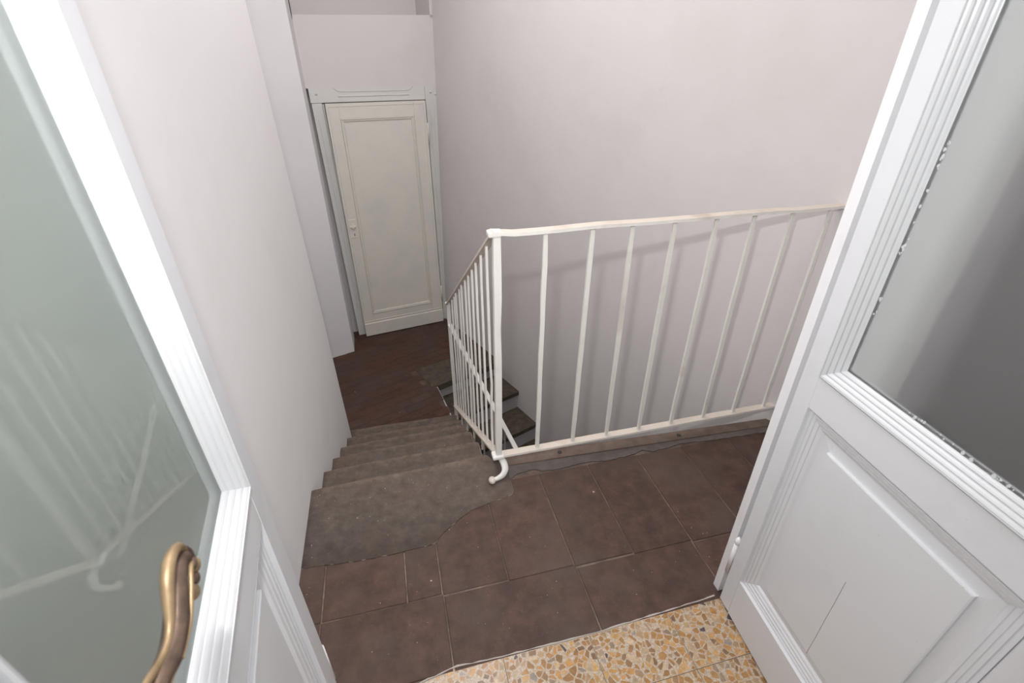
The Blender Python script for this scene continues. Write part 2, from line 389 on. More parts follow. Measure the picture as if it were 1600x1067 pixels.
o = prism('ceiling', [(-1.4, -2.0), (2.4, -2.0), (2.4, 1.2), (1.0, 4.8), (-1.4, 4.8)], ZC, ZC+.1, M['wallroom']); tag(o, 'plain white ceiling over the stairwell and near room', 'ceiling', kind='structure')

def jamb(name, poly, label, lean=0):
    bm = bm_prism(poly, 0, 2.16, .002)
    for v_ in bm.verts: v_.co.x -= lean*v_.co.z
    o = from_bm(name, bm, M['jamb']); tag(o, label, 'door frame', kind='structure'); return o
jr = jamb('trim_1', [(.8195, .700), (.8195, .6765), (.848, .6765), (.848, .700)], 'narrow white painted jamb beside the right door leaf', .010)
jl = jamb('trim_2', [(-.352, .735), (-.352, .70), (-.318, .70), (-.318, .735)], 'narrow white painted jamb behind the left door leaf')
o = box('trim_3', (-.352, .85, .68, .735, 2.12, 2.17), M['jamb'], bev=.003); tag(o, 'white painted head of the double doorway frame', 'door frame', kind='structure')

# ------------------------------------------------------------------ double door leaves
RAISED = [(0, 0), (0, .0045), (.0025, .0055)]
for _k in range(4):
    _x = .0025+_k*.0088; _b = lambda x: .0055-.0225*(x-.0025)/.0355
    RAISED += [(_x+.0009, _b(_x)-.0030), (_x+.0019, _b(_x)-.0030), (_x+.0026, _b(_x+.0026)+.0004), (_x+.0060, _b(_x+.0060)+.0006), (_x+.0086, _b(_x+.0086))]
RAISED += [(.0385, -.0172), (.0390, -.0182)]
RAISED = [(x*.031/.039, h if h > 0 else h*.0222/.0182) for x, h in RAISED]
SUNK = [(0, 0), (.0008, -.008), (.004, -.0075), (.0085, -.0085), (.0095, -.011), (.0105, -.011), (.0115, -.009), (.0175, -.010), (.0185, -.013), (.0195, -.013), (.0205, -.0115), (.027, -.013), (.028, -.016), (.029, -.016), (.030, -.0145), (.036, -.0165), (.0405, -.0215)]
def door_leaf(name, P, ang, side, Wd, g0, g1, glassmat, label, lean=0.0, pane_label=None):
    """(s, off, z): s along the leaf from the hinge, off out of the visible face"""
    d_ = Vector((math.cos(R(ang)), math.sin(R(ang)))); n_ = Vector((-d_.y, d_.x))*side
    def T(s, off, z):
        q = Vector(P)+d_*s+n_*off; return (q.x-lean*z, q.y, z)
    root = empty(name, (*P, 0)); tag(root, label, 'door', kind='structure')
    th, zt = -.042, 2.10
    mw = .040
    zb, zp0, zp1, zg0, zg1 = .008, .156, .767, .847, 1.98
    box('stile', (0, g0-mw, th, 0, zb, zt), M['leaf'], root, .0025, T)
    box('stile', (g1+mw, Wd, th, 0, zb, zt), M['leaf'], root, .0025, T)
    a, b = g0-mw, g1+mw
    box('rail', (a, b, th, 0, zb, zp0), M['leaf'], root, .0008, T)
    box('rail', (a, b, th, 0, zp1, zg0), M['leaf'], root, .0008, T)
    box('rail', (a, b, th, 0, zg1, zt), M['leaf'], root, .0008, T)
    # glazing moulding, both faces
    gm = bm_moulding(a, b, zg0, zg1, RAISED)
    bm_moulding(a, b, zg0, zg1, [(x, -.042-h_*.35) for x, h_ in RAISED[:-1]]+[(.031, -.030)], gm)
    from_bm('glazing_moulding', gm, M['trimpaint'], root, T)
    gl = box('glass_pane', (a+.028, b-.028, -.0275, -.0215, zg0+.028, zg1-.028), glassmat, root, 0, T)
    # lower panel: sunk moulding, sloping margin, raised field
    pm = bm_moulding(a, b, zp0, zp1, SUNK); bm_moulding(a, b, zp0, zp1, [(x, -.042-h_*.6) for x, h_ in SUNK], pm)
    from_bm('panel_moulding', pm, M['leaf'], root, T)
    A0, B0, z0, z1 = a+.039, b-.039, zp0+.039, zp1-.039
    k = .030
    pf = bm_moulding(A0-.002, B0+.002, z0-.002, z1+.002, [(0, -.0218), (k, -.0190), (k+.0005, -.0135), (k+.003, -.0125)])
    lp = [v_ for v_ in pf.verts][-4:]; pf.faces.new(lp)
    bm_box(A0-.006, B0+.006, -.031, -.0222, z0-.006, z1+.006, bm=pf)
    pn = from_bm('panel', pf, M['leaf'], root, T)
    return root, T, pn
# left leaf: the face seen looks to +x
LL, TL, _ = door_leaf('door_1', (-.265, .645), -83.7, 1, .565, .1045, .4360, M['glass'],
                   'left white door leaf with green-grey frosted glass and a curled brass handle')
RL, TR_, pR = door_leaf('door_2', (.808, .655), -94.5, -1, .535, .0855, .4480, M['glassR'],
                    'right white door leaf with pale frosted glass above a raised lower panel', lean=.012)
# hairline crack in the right panel: a thin recessed sliver of dark
ck = bm_sweep([TR_(s, -.01255, z) for s, z in ((.266, .222), (.2655, .29), (.2642, .355), (.2636, .42), (.262, .49))], .0008, .0006, 4)
o = from_bm('crack', ck, M['patina'], RL)
# putty smears along the glass edge of the right leaf
pb = bmesh.new()
for i in range(46):
    if i < 22: s, z = .079+random.uniform(0, .006), random.choice([1.02, 1.12, 1.16, 1.2, 1.27])+random.uniform(-.02, .02)
    else: s, z = .20+random.random()*.24, .880+random.uniform(0, .006)
    q = random.uniform(.0008, .0030)
    vv = [pb.verts.new((s+q*random.uniform(.6, 1.3)*math.cos(a), -.0205, z+q*1.6*random.uniform(.6, 1.2)*math.sin(a))) for a in [k*math.pi/3 for k in range(6)]]
    pb.faces.new(vv)
    top = [pb.verts.new((w_.co.x, -.0218, w_.co.z)) for w_ in vv]
    for k in range(6): pb.faces.new([vv[k], vv[(k+1) % 6], top[(k+1) % 6], top[k]])
o = from_bm('putty_smear', pb, M['trimpaint'], RL, TR_); o['kind'] = 'stuff'
# hinge knuckle of the right leaf (bottom)
for z0, z1 in ((.125, .245), (1.80, 1.92)):
    h = bm_sweep([(.8105-.011*z0, .6625, z0), (.8105-.011*z1, .6625, z1)], .013, .013, 10)
    bm_sweep([(.8105-.011*z1, .6625, z1), (.8105-.011*z1, .6625, z1+.006), (.8105-.011*z1, .6625, z1+.018), (.8105-.011*z1, .6625, z1+.028)], .016, .016, 10, bm=h, scales=[.6, 1, 1, .35])
    from_bm('hinge', h, M['jamb'], RL, smooth=True)
    h = bm_sweep([(-.272, .652, z0), (-.272, .652, z1+.02)], .012, .012, 10)
    from_bm('hinge', h, M['jamb'], LL, smooth=True)

# ---- lever handle on the left leaf
HR = empty('door_handle_root', TL(.50, .05, 1.10)); HR.name = 'door_handle'; WPOS['door_handle'] = Vector(TL(.50, .05, 1.10))
HR.parent = LL; HR.location = WPOS['door_handle']-WPOS[LL.name]
gold = [(.512, .046, 1.104), (.498, .049, 1.106), (.481, .050, 1.104), (.462, .050, 1.093), (.448, .050, 1.089), (.438, .050, 1.092), (.428, .050, 1.101), (.418, .050, 1.109), (.405, .050, 1.112), (.392, .050, 1.107), (.383, .049, 1.096), (.379, .047, 1.082)]
g_ = bezier(gold, 4); n_ = len(g_)
sc_ = []
for i in range(n_):
    t = i/(n_-1); sc_.append((.75+.75*math.exp(-((t-.66)/.2)**2)-.45*max(0, (t-.85)/.15), .9+.5*math.exp(-((t-.66)/.22)**2)-.4*max(0, (t-.85)/.15)))
bm = bm_sweep([TL(*p) for p in g_], .0056, .0062, 12, scales=sc_)
from_bm('handle_rim', bm, M['brass'], HR, smooth=True)
darkp = [(.512, .047, 1.098), (.492, .050, 1.095), (.472, .050, 1.090), (.450, .050, 1.082), (.430, .050, 1.085), (.414, .049, 1.094), (.400, .048, 1.098), (.389, .047, 1.093), (.383, .046, 1.084)]
d2 = bezier(darkp, 4)
bm = bm_sweep([TL(*p) for p in d2], .013, .013, 12, scales=[(.8+.35*math.sin(math.pi*i/(len(d2)-1)), .75+.5*math.sin(math.pi*i/(len(d2)-1))**2) for i in range(len(d2))])
from_bm('lever_body', bm, M['patina'], HR, smooth=True)
rb = bmesh.new()
bm_sweep([TL(*p) for p in bezier([(.455, .0555, 1.0795), (.432, .056, 1.079), (.414, .056, 1.086), (.400, .0555, 1.0925), (.391, .053, 1.087)], 4)], .0035, .0035, 8, bm=rb)
bm_sweep([TL(*p) for p in bezier([(.500, .0555, 1.094), (.475, .0555, 1.088), (.452, .0555, 1.081)], 4)], .0022, .0022, 8, bm=rb)
from_bm('handle_ridge', rb, M['brass'], HR, smooth=True)
# grotesque scroll at the tip: three knobs and a curled lip
for s, off, z, q in ((.3785, .047, 1.0700, .0058), (.3875, .048, 1.0665, .0046), (.3990, .049, 1.0665, .0052), (.3845, .049, 1.0790, .0050)):
    bm = bmesh.new(); bmesh.ops.create_uvsphere(bm, u_segments=12, v_segments=8, radius=q)
    c = TL(s, off, z)
    for v_ in bm.verts: v_.co = Vector((v_.co.x*.8, v_.co.y*1.15, v_.co.z))+Vector(c)
    from_bm('scroll_knob', bm, M['brass'] if q > .005 else M['patina'], HR, smooth=True)
bm = bm_sweep([TL(*p) for p in bezier([(.380, .046, 1.090), (.3755, .046, 1.082), (.376, .046, 1.073), (.384, .046, 1.068)], 5)], .006, .009, 10)
from_bm('scroll', bm, M['patina'], HR, smooth=True)
# spindle and back plate on the stile
bm = bm_sweep([TL(.516, 0, 1.10), TL(.516, .012, 1.10), TL(.516, .038, 1.10), TL(.512, .050, 1.102)], .016, .016, 14, scales=[1.5, 1.0, .9, .9])
from_bm('spindle', bm, M['patina'], HR, smooth=True)
box('back_plate', (.503, .531, -.001, .005, .98, 1.17), M['patina'], HR, .002, TL)

# ------------------------------------------------------------------ near room floor: terrazzo tiles
flr = empty('floor', (.3, .0, 0)); tag(flr, 'tan terrazzo floor of the near room with amber stone chips', 'floor', kind='structure')
o = box('screed', (-1.05, 1.85, -2.0, .66, -.06, -.012), M['screed'], flr)
edge_pts = [(-1.05, .58), (-.30, .605), (-.085, .650), (-.03, .659), (.012, .6675), (.05, .6640), (.14, .6605), (.27, .6585), (.42, .6565), (.55, .660), (.68, .663), (.80, .668), (1.85, .668)]
def edge_y(x):
    for (xa, ya), (xb, yb) in zip(edge_pts, edge_pts[1:]):
        if xa <= x <= xb: return ya+(yb-ya)*(x-xa)/(xb-xa)
    return .66
def clip(poly, nx, ny, c):
    out = []
    for i in range(len(poly)):
        a, b = poly[i], poly[(i+1) % len(poly)]
        da, db = a[0]*nx+a[1]*ny-c, b[0]*nx+b[1]*ny-c
        if da <= 0: out.append(a)
        if (da < 0 < db) or (db < 0 < da):
            t = da/(da-db); out.append((a[0]+(b[0]-a[0])*t, a[1]+(b[1]-a[1])*t))
    return out
PAL = [((.46, .25, .085), 5), ((.38, .205, .075), 5), ((.50, .30, .12), 3), ((.44, .30, .17), 3), ((.33, .19, .09), 3), ((.34, .25, .17), 2), ((.52, .39, .25), 1.2), ((.25, .15, .085), 1.5), ((.09, .075, .07), .2), ((.30, .25, .21), .6)]
def terrazzo_tile(x0, x1, y0, y1, chips):
    g = .0007
    top = [(x0+g, y0+g), (x1-g, y0+g)]
    k = 8
    if y1 > .6: top += [(x1-g-(x1-x0-2*g)*i/k, edge_y(x1-g-(x1-x0-2*g)*i/k)-.003+random.uniform(-.0015, .0015)) for i in range(k+1)]
    else: top += [(x1-g, y1-g), (x0+g, y1-g)]
    bm = bm_prism(top, -.013, 0)
    lay = bm.loops.layers.float_color.new('chip_colour')
    if chips:
        sp = .0205; pts = []
        xa, xb, ya, yb = x0, x1, y0, y1
        ny_, nx_ = int((yb-ya)/sp)+3, int((xb-xa)/sp)+3
        G = {}
        for i in range(-1, nx_):
            for j in range(-1, ny_):
                for _ in range(1 if random.random() < .62 else 2):
                    p = (xa+(i+random.random())*sp, ya+(j+random.random())*sp); G.setdefault((i, j), []).append(p)
        for (i, j), lst in G.items():
            for p in lst:
                cell = [(p[0]-.018, p[1]-.018), (p[0]+.018, p[1]-.018), (p[0]+.018, p[1]+.018), (p[0]-.018, p[1]+.018)]
                for di in (-2, -1, 0, 1, 2):
                    for dj in (-2, -1, 0, 1, 2):
                        for q in G.get((i+di, j+dj), ()):
                            if q is p: continue
                            nx, ny = q[0]-p[0], q[1]-p[1]
                            L_ = math.hypot(nx, ny)
                            if L_ < 1e-5: continue
                            gap = random.uniform(.0003, .0011)
                            cell = clip(cell, nx/L_, ny/L_, (p[0]*nx+p[1]*ny)/L_+L_/2-gap)
                            if len(cell) < 3: break
                        if len(cell) < 3: break
                    if len(cell) < 3: break
                if len(cell) < 3: continue
                cx = sum(c[0] for c in cell)/len(cell); cy = sum(c[1] for c in cell)/len(cell)
                # knock a corner off, shrink
                a_ = random.uniform(0, 6.28); cell = clip(cell, math.cos(a_), math.sin(a_), cx*math.cos(a_)+cy*math.sin(a_)+random.uniform(.002, .009))
                kk = random.choice([.95, .93, .9, .86, .75])
                cell = [(cx+(c[0]-cx)*kk, cy+(c[1]-cy)*kk) for c in cell]
                for n1, n2, c_ in ((-1, 0, -(x0+.002)), (1, 0, x1-.002), (0, -1, -(y0+.002)), (0, 1, min(y1, edge_y(cx)-.006)-.001)):
                    cell = clip(cell, n1, n2, c_)
                    if len(cell) < 3: break
                if len(cell) < 3: continue
                # drop coincident points
                cl = [cell[0]]
                for c in cell[1:]:
                    if math.hypot(c[0]-cl[-1][0], c[1]-cl[-1][1]) > .0006: cl.append(c)
                if len(cl) < 3: continue
                col = random.choices([c for c, w in PAL], [w for c, w in PAL])[0]
                b_ = random.uniform(.8, 1.2); col = tuple(x*b_ for x in col)
                f = bm.faces.new([bm.verts.new((c[0], c[1], .0003)) for c in cl]); f.material_index = 1
                for lp in f.loops: lp[lay] = (*col, 1)
    o = from_bm('terrazzo_tile', bm, [M['terr'], M['chip']], flr)
    for p in o.data.polygons:
        if p.normal.z < 0 and p.material_index == 1: p.flip()
ys = [-.24, .02, .26, .50, .70]
xs = [-.35, -.10, .143, .390, .636, .88, 1.13]
for i in range(len(xs)-1):
    for j in range(len(ys)-1):
        terrazzo_tile(xs[i], xs[i+1], ys[j], ys[j+1] if ys[j+1] < .6 else .67, ys[j] > .2)
o = box('terrazzo_margin', (-1.05, 1.85, -2.0, -.2405, -.012, 0), M['terr'], flr)
o = box('terrazzo_margin', (1.1305, 1.85, -.2395, .66, -.012, 0), M['terr'], flr)
o = box('terrazzo_margin', (-1.05, -.3505, -.2395, .64, -.012, 0), M['terr'], flr)

# ------------------------------------------------------------------ upper landing
lnd = empty('floor', (.5, 1.0, 0)); tag(lnd, 'upper landing floor of worn brown-red terracotta tiles', 'floor', kind='structure')
base = [(XL-.03, .64), (1.70, .66), (1.53, 1.24), (1.50, 1.30), (.31, 1.36), (.27, 1.36), (XL-.03, 1.34)]
prism('screed', base, -.20, -.0015, M['mortar'], lnd)
rowB = [(-.43, -.343), (-.339, -.099), (-.095, .005), (.009, .2095), (.2135, .425), (.429, .6295), (.6335, .840), (.844, 1.044), (1.048, 1.262), (1.266, 1.475), (1.479, 1.60)]
def tile_piece(x0, x1, y0, y1, sk=0.0, dz=0.0):
    q = lambda: random.uniform(-.0008, .0008)
    poly = [(x0+q(), y0+q()-sk*(x1-x0)), (x1+q(), y0+q()), (x1+q(), y1+q()), (x0+q(), y1+q())]
    h_ = .0015+random.uniform(-.0006, .0008)+dz
    bm = bm_prism(poly, -.004, [h_+random.uniform(-.0005, .0005) for _ in poly], .0016)
    from_bm('terracotta_tile', bm, M['tile'], lnd)
for x0, x1 in rowB:
    yb = lambda x: .872-.022*max(0, x)/.85-(.0 if x > 0 else 0)
    tile_piece(x0, x1, yb((x0+x1)/2)+.0015, 1.262 if x1 > .3 else 1.20)
rowA = [(-.43, -.345), (-.341, .0085), (.0125, .4285), (.4325, .8375), (.8415, 1.05), (1.054, 1.30), (1.304, 1.66)]
for x0, x1 in rowA:
    yb = lambda x: .872-.022*max(0, x)/.85
    tile_piece(x0, min(x1, 1.66), min(edge_y(x0), edge_y(x1))-.002 if x0 > 0 else .655, yb((x0+x1)/2)-.0025, 0)
# threshold lip of white plaster between tiles and terrazzo
lip = []
lx = [.80-.02*i for i in range(54)]
for x in lx: lip.append((x, edge_y(x)-.001+random.uniform(-.0015, .0015)))
for x in reversed(lx): lip.append((x, edge_y(x)-.001-random.uniform(.002, .0042)))
o = prism('threshold_lip', [p for p in lip if p[0] > -.30], -.004, .0030, M['lip'], lnd)
# cement strip against the edge board, cracked outline
scr = [(.318, 1.345)]+[(x, 1.300 + (x-.3)*-.02 + random.uniform(-.004, .004)) for x in (.33,)] 
sc_in = [(.316, 1.262), (.345, 1.282), (.42, 1.290), (.445, 1.274), (.50, 1.268), (.58, 1.272), (.65, 1.274), (.72, 1.262), (.84, 1.268), (.88, 1.284), (.92, 1.262), (1.0, 1.268), (1.05, 1.277), (1.2, 1.262), (1.35, 1.255), (1.53, 1.245)]
scp = rough_poly(sc_in, .012, .0022, closed=False)+[(1.53, 1.30), (.318, 1.345)]
prism('cement_strip', scp, -.004, .0042, M['screed'], lnd, .0008)
# edge board
prism('edge_board', [(.318, 1.330), (.9, 1.302), (1.515, 1.277), (1.515, 1.322), (.9, 1.352), (.318, 1.386)], -.045, [.010, .010, .010, .009, .009, .008], M['timber'], lnd, .004, seg=2)
bm = bmesh.new()
for x, y in ((.545, 1.347), (1.07, 1.318)):
    bmesh.ops.create_cone(bm, segments=10, radius1=.009, radius2=.009, depth=.0016, cap_ends=True, matrix=Matrix.Translation((x, y, .0100)))
from_bm('nail_hole', bm, M['dark'], lnd)
prism('landing_fascia', [(.30, 1.34), (1.50, 1.30), (1.50, 1.275), (.30, 1.31)], -.22, -.046, M['riser'], lnd)

o = prism('floor_light_stop', [(-1.3, .5), (2.0, .5), (2.0, 1.3), (.6, 4.4), (-1.3, 4.4)], -2.95, -2.9, M['stonedark']); o.name = 'floor'; tag(o, 'dark basement floor added below the stairwell to shut out stray light, hidden by the stairs', 'floor', kind='structure')  # unseen floor added to block world light from below
wall('wall_light_stop', [(-1.3, .66), (1.75, .66), (1.75, .72), (-1.3, .72)], -2.9, -.20, M['riser'], 'whitewashed wall added under the upper landing to shut out stray light, hidden below the floor')  # unseen wall added to close the near side against world light

# ------------------------------------------------------------------ upper flight of stone steps
st = empty('staircase', (-.08, 2.0, H)); tag(st, 'upper flight of worn grey stone steps between the left wall and the railing', 'stairs', kind='structure')
L_y = [1.389, 1.622, 1.838, 2.064, 2.305, 2.532]; R_y = [1.415, 1.648, 1.873, 2.090, 2.310, 2.528]
Z = [0, -.134, -.264, -.401, -.546, -.680]
xr = [.262, .262, .262, .265, .268, .262]
for k in range(6):
    yl, yr, z = L_y[k], R_y[k], Z[k]
    nose = rough_poly([(XL-.02, yl), (-.2, yl*.68+yr*.32+.003), (.0, yl*.4+yr*.6-.003), (xr[k]-.02, yr)], .03, .0022, closed=False)
    x1 = xr[k]
    if k == 0:
        back = [(x1-.004, 1.408), (x1+.004, 1.395), (x1+.010, 1.372), (x1+.045, 1.362), (.3155, 1.345), (.316, 1.262), (.3155, 1.205)]
        bd = [(.303, 1.187), (.262, 1.178), (.239, 1.176), (.20, 1.168), (.148, 1.157), (.11, 1.135), (.078, 1.113), (.045, 1.092), (.022, 1.074), (.007, 1.052), (-.069, 1.048), (-.16, 1.046), (-.256, 1.050), (-.33, 1.058), (-.383, 1.062), (XL-.02, 1.063)]
        pl = nose+[(x1-.012, yr)]+back+rough_poly(bd, .012, .0022, closed=False)
        bm = bm_prism(pl, -.05, .0036, .0022)
    else:
        yb0, yb1 = L_y[k-1]-.045, R_y[k-1]-.045
        pl = nose+[(x1-.008, yr-.003), (x1, yr-.014), (x1, yb1), (XL-.02, yb0)]
        bm = bm_prism(pl, z-.055, z, .006, seg=2)
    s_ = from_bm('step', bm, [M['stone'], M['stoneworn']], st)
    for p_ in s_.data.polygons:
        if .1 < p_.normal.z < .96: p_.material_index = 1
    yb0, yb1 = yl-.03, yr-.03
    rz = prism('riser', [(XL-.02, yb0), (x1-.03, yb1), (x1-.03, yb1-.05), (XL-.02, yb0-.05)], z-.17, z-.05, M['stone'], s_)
# plastered underside / string wall of the upper flight
bm = bmesh.new()
pr = [(1.375, -.052), (1.60, -.187), (1.83, -.32), (2.05, -.457), (2.27, -.60), (2.49, -.735), (2.50, H-.02), (2.66, H-.02), (2.66, -3.0), (1.375, -3.0)]
a = [bm.verts.new((.222, y, z)) for y, z in pr]; b = [bm.verts.new((.17, y, z)) for y, z in pr]
bm.faces.new(a); bm.faces.new(b[::-1])
for i in range(len(pr)): bm.faces.new([a[i], a[(i+1) % len(pr)], b[(i+1) % len(pr)], b[i]])
from_bm('string_wall', bm, M['riser'], st)
bm = bm_sweep([(.238, 1.36, -.25), (.252, 1.37, -.13), (.268, 1.385, -.055)], .07, .06, 12)
from_bm('plaster_bracket', bm, M['riser'], st, smooth=True)

# ------------------------------------------------------------------ lower landing of small bricks
U = Vector((math.cos(R(21.5)), math.sin(R(21.5)))); V_ = Vector((-U.y, U.x))
low = empty('floor', (-.1, 3.3, H)); tag(low, 'lower landing floor of small dark red bricks in staggered rows', 'floor', kind='structure')
edge = [(.182, 3.057), (.238, 2.715), (.262, 2.62)]
tA = Vector((.172, 3.062)); tongue = [(.036, 3.329), (.141, 3.045), (.182, 3.060)]
wallA = Vector((.722, 3.30))
lowpoly = [(-1.25, 2.2), (XL-.26, 2.30), (XL-.26, 2.48), (XL-.02, 2.48), (.232, 2.49), (.232, 2.70), (.176, 3.080), (.205, 3.105), (.700, 3.312), (.715, 3.34), (.40, 4.16), (.39, 4.24), (-.52, 4.10), (-1.25, 3.9)]
prism('bed', lowpoly, H-.06, H-.0015, M['brickmortar'], low)
bl, bw = .160, .080
def inside(p, poly):
    c = False
    for i in range(len(poly)):
        (x1, y1), (x2, y2) = poly[i], poly[i-1]
        if (y1 > p[1]) != (y2 > p[1]) and p[0] < (x2-x1)*(p[1]-y1)/(y2-y1)+x1: c = not c
    return c
vis = [(-.66, 2.50), (.246, 2.50), (.238, 2.70), (.178, 3.05), (.60, 3.225), (.70, 3.335), (.39, 4.13), (-.45, 4.0), (-.47, 3.76), (-.66, 3.70)]
def convex_clip(poly, region_edges):
    for nx, ny, c in region_edges: 
        poly = clip(poly, nx, ny, c)
        if len(poly) < 3: return []
    return poly
def edge_hp(a, b):   # keep left side of a->b
    nx, ny = (b[1]-a[1]), -(b[0]-a[0]); L_ = math.hypot(nx, ny); nx, ny = nx/L_, ny/L_
    return nx, ny, nx*a[0]+ny*a[1]
O2 = Vector((.036, 3.329))     # corner of the stone slab: brick rows start from it
te = [edge_hp((.2445, 2.48), (.2385, 2.715)), edge_hp((.2385, 2.715), (.18, 3.06))]
nb = 0
for j in range(-14, 14):
    for i in range(-9, 8):
        o0 = O2+U*(i*bl+(bl/2 if j % 2 else 0)+.03)+V_*(j*bw)
        g = .0012
        poly = [tuple(o0+U*g+V_*g), tuple(o0+U*(bl-g)+V_*g), tuple(o0+U*(bl-g)+V_*(bw-g)), tuple(o0+U*g+V_*(bw-g))]
        c = o0+U*bl/2+V_*bw/2
        # region tests
        if not inside(c, [(-.70, 2.47), (.27, 2.47), (.27, 2.66), (.21, 3.09), (.70, 3.30), (.74, 3.36), (.42, 4.2), (-.5, 4.06), (-.47, 3.72), (-.70, 3.66)]): continue
        # stone slab area: skip or clip
        l = c-O2; su, sv = l.dot(U), l.dot(V_)
        if sv < 0 and sv > -.30 and su > -.0: 
            continue
        if sv < 0 and su > -bl/2 and sv > -.32:
            poly = clip(poly, U.x, U.y, U.dot(O2)-.001)
        if sv >= -bw and sv < 0 and su > 0: continue
        if c.y < 3.2: poly = convex_clip(poly, te) if c.x > .0 and c.y < 3.05 else poly
        if c.y < 3.2 and len(poly) > 2 : poly = clip(poly, 0, -1, -2.475)
        poly = clip(poly, -WN.x*-1, -WN.y*-1, (A_).dot(WN)-.002) if len(poly) > 2 else poly
        if len(poly) < 3: continue
        ar = abs(sum(poly[k][0]*poly[(k+1) % len(poly)][1]-poly[(k+1) % len(poly)][0]*poly[k][1] for k in range(len(poly))))/2
        if ar < .0012: continue
        h_ = H+.0012+random.uniform(-.0006, .0006)
        from_bm('brick', bm_prism(poly, H-.004, h_, .001), M['brick'], low); nb += 1
prism('landing_side', [(.170, 3.085), (.186, 3.062), (.2405, 2.715), (.2405, 2.50), (.225, 2.50), (.225, 2.70), (.160, 3.06)], -2.2, H-.0055, M['riser'], low)
# stone slab at the head of the lower flight, up to the diagonal wall
slab = [tuple(O2), tuple(O2-V_*.30), (.182, 3.0635), (.722, 3.275), (.716, 3.335), (.640, 3.53)]
sl2 = rough_poly(slab, .05, .002, skip=(3,))
prism('stone_slab', sl2, H-.05, H+.003, M['stonedark'], low, .002)

# ------------------------------------------------------------------ lower flight
ls = empty('staircase', (.7, 2.6, -1.6)); tag(ls, 'lower flight with dark treads and whitewashed risers along the diagonal wall', 'stairs', kind='structure')
nosW = [Vector((.722, 3.300)), Vector((.833, 3.035)), Vector((.921, 2.805)), Vector((1.010, 2.575)), Vector((1.10, 2.345)), Vector((1.19, 2.115)), Vector((1.28, 1.885)), Vector((1.37, 1.655))]
zl = [H, -.965, -1.135, -1.305, -1.475, -1.645, -1.815, -1.985]
for k in range(1, 8):
    a, b = nosW[k], nosW[k-1]
    left = lambda p: p-U*min((p.x-(.19 if k == 1 else .235))/U.x, .85)
    la, lb = left(a), left(b)
    z = zl[k]
    pl = [tuple(la), tuple(a+U*.02), tuple(b+U*.02-WD*-.02), tuple(lb+WD*.02)]
    stp = from_bm('step', bm_prism(rough_poly(pl, .06, .0015, skip=(1, 3)), z-.035, z, .004, seg=2), M['stonedark'], ls)
    q = -WD*-.018    # riser set back under the nosing of the step above
    ra, rb_ = left(nosW[k-1])+WD*.016, nosW[k-1]+WD*.016+U*.02
    prism('riser', [tuple(ra), tuple(rb_), tuple(rb_+WD*.04), tuple(ra+WD*.04)], z-.002, zl[k-1]-.012 if k > 1 else H-.012, M['riser'], stp)

# ------------------------------------------------------------------ iron railings
rail = empty('stair_railing', (.283, 1.314, 0)); tag(rail, 'off-white painted iron railing with curled foot on the upper landing edge', 'railing')
RY = 1.314
def vbar(x, y, z0, z1, w, name='baluster', mat='iron', parent=rail, lean=(0, 0), kink=None, d=None):
    n = 9; P = []
    for i in range(n):
        t = i/(n-1); P.append((x+lean[0]*t+random.uniform(-.0007, .0007), y+lean[1]*t+random.uniform(-.0007, .0007), z0+(z1-z0)*t))
    if kink: P[kink] = (P[kink][0]+.004, P[kink][1], P[kink][2])
    bm = bm_sweep(P, w, d or w, 4, upv=(0, 1, 0), scales=[random.uniform(.93, 1.06) for _ in P])
    bmesh.ops.bevel(bm, geom=[e for e in bm.edges if abs((e.verts[0].co-e.verts[1].co).normalized().z) > .8], offset=w*.16, segments=1, affect='EDGES')
    return from_bm(name, bm, M[mat], parent)
vbar(.2835, RY, .088, .966, .0225, 'post', lean=(.006, 0))
bx = [.437, .582, .725, .867, 1.012, 1.162, 1.306, 1.458]
for x in bx: vbar(x, RY, .093, .950, .0145, d=.010, lean=(random.uniform(-.004, .008), 0), kink=None)
# flat bars
def bar(name, path, w, h, mat='iron', parent=rail, sc=None):
    bm = bm_sweep(path, w, h, 4, scales=sc)
    bmesh.ops.bevel(bm, geom=[e for e in bm.edges if len(e.link_faces) == 2 and e.calc_face_angle(0) > .9], offset=min(w, h)*.22, segments=2, affect='EDGES')
    o_ = from_bm(name, bm, [M[mat], M['iron_grime']], parent)
    for p_ in o_.data.polygons:
        if p_.normal.z > .9: p_.material_index = 1
    return o_
N = 18
bar('top_rail', [(.272+(1.512-.272)*i/N, RY+random.uniform(-.001, .001), .955+(.006 if i == 0 else 0)-.004*math.sin(i*.9)*.4+random.uniform(-.001, .001)) for i in range(N+1)], .035, .010)
bar('bottom_rail', [(.268+(1.520-.268)*i/N, RY+random.uniform(-.001, .001), .090-.003*math.sin(math.pi*i/N)+random.uniform(-.0008, .0008)) for i in range(N+1)], .030, .009)
# sloping section
YB, ZT0, ZT1, ZB0, ZB1 = 2.63, .955, .092, .090, -.690
XS = .283
def sx(y): return XS-(y-RY)/(YB-RY)*.015
bar('top_rail', [(sx(RY+(YB-RY)*t), RY+(YB-RY)*t, ZT0+(ZT1-ZT0)*t) for t in [i/12 for i in range(13)]], .028, .008, 'iron_grime')
bar('bottom_rail', [(sx(RY+(YB-RY)*t), RY+(YB-RY)*t, ZB0+(ZB1-ZB0)*t) for t in [i/12 for i in range(13)]], .028, .008, 'iron_grime')
nB = 12
for i in range(1, nB+1):
    t = i/(nB+1)+random.uniform(-.004, .004); y = RY+(YB-RY)*t
    vbar(sx(y), y, ZB0+(ZB1-ZB0)*t, ZT0+(ZT1-ZT0)*t-.004, .0078, d=.012, lean=(random.uniform(-.004, .003), 0), kink=3 if i == 1 else None)
vbar(sx(YB), YB, H+.002, ZT1+.004, .016, 'post', d=.020)
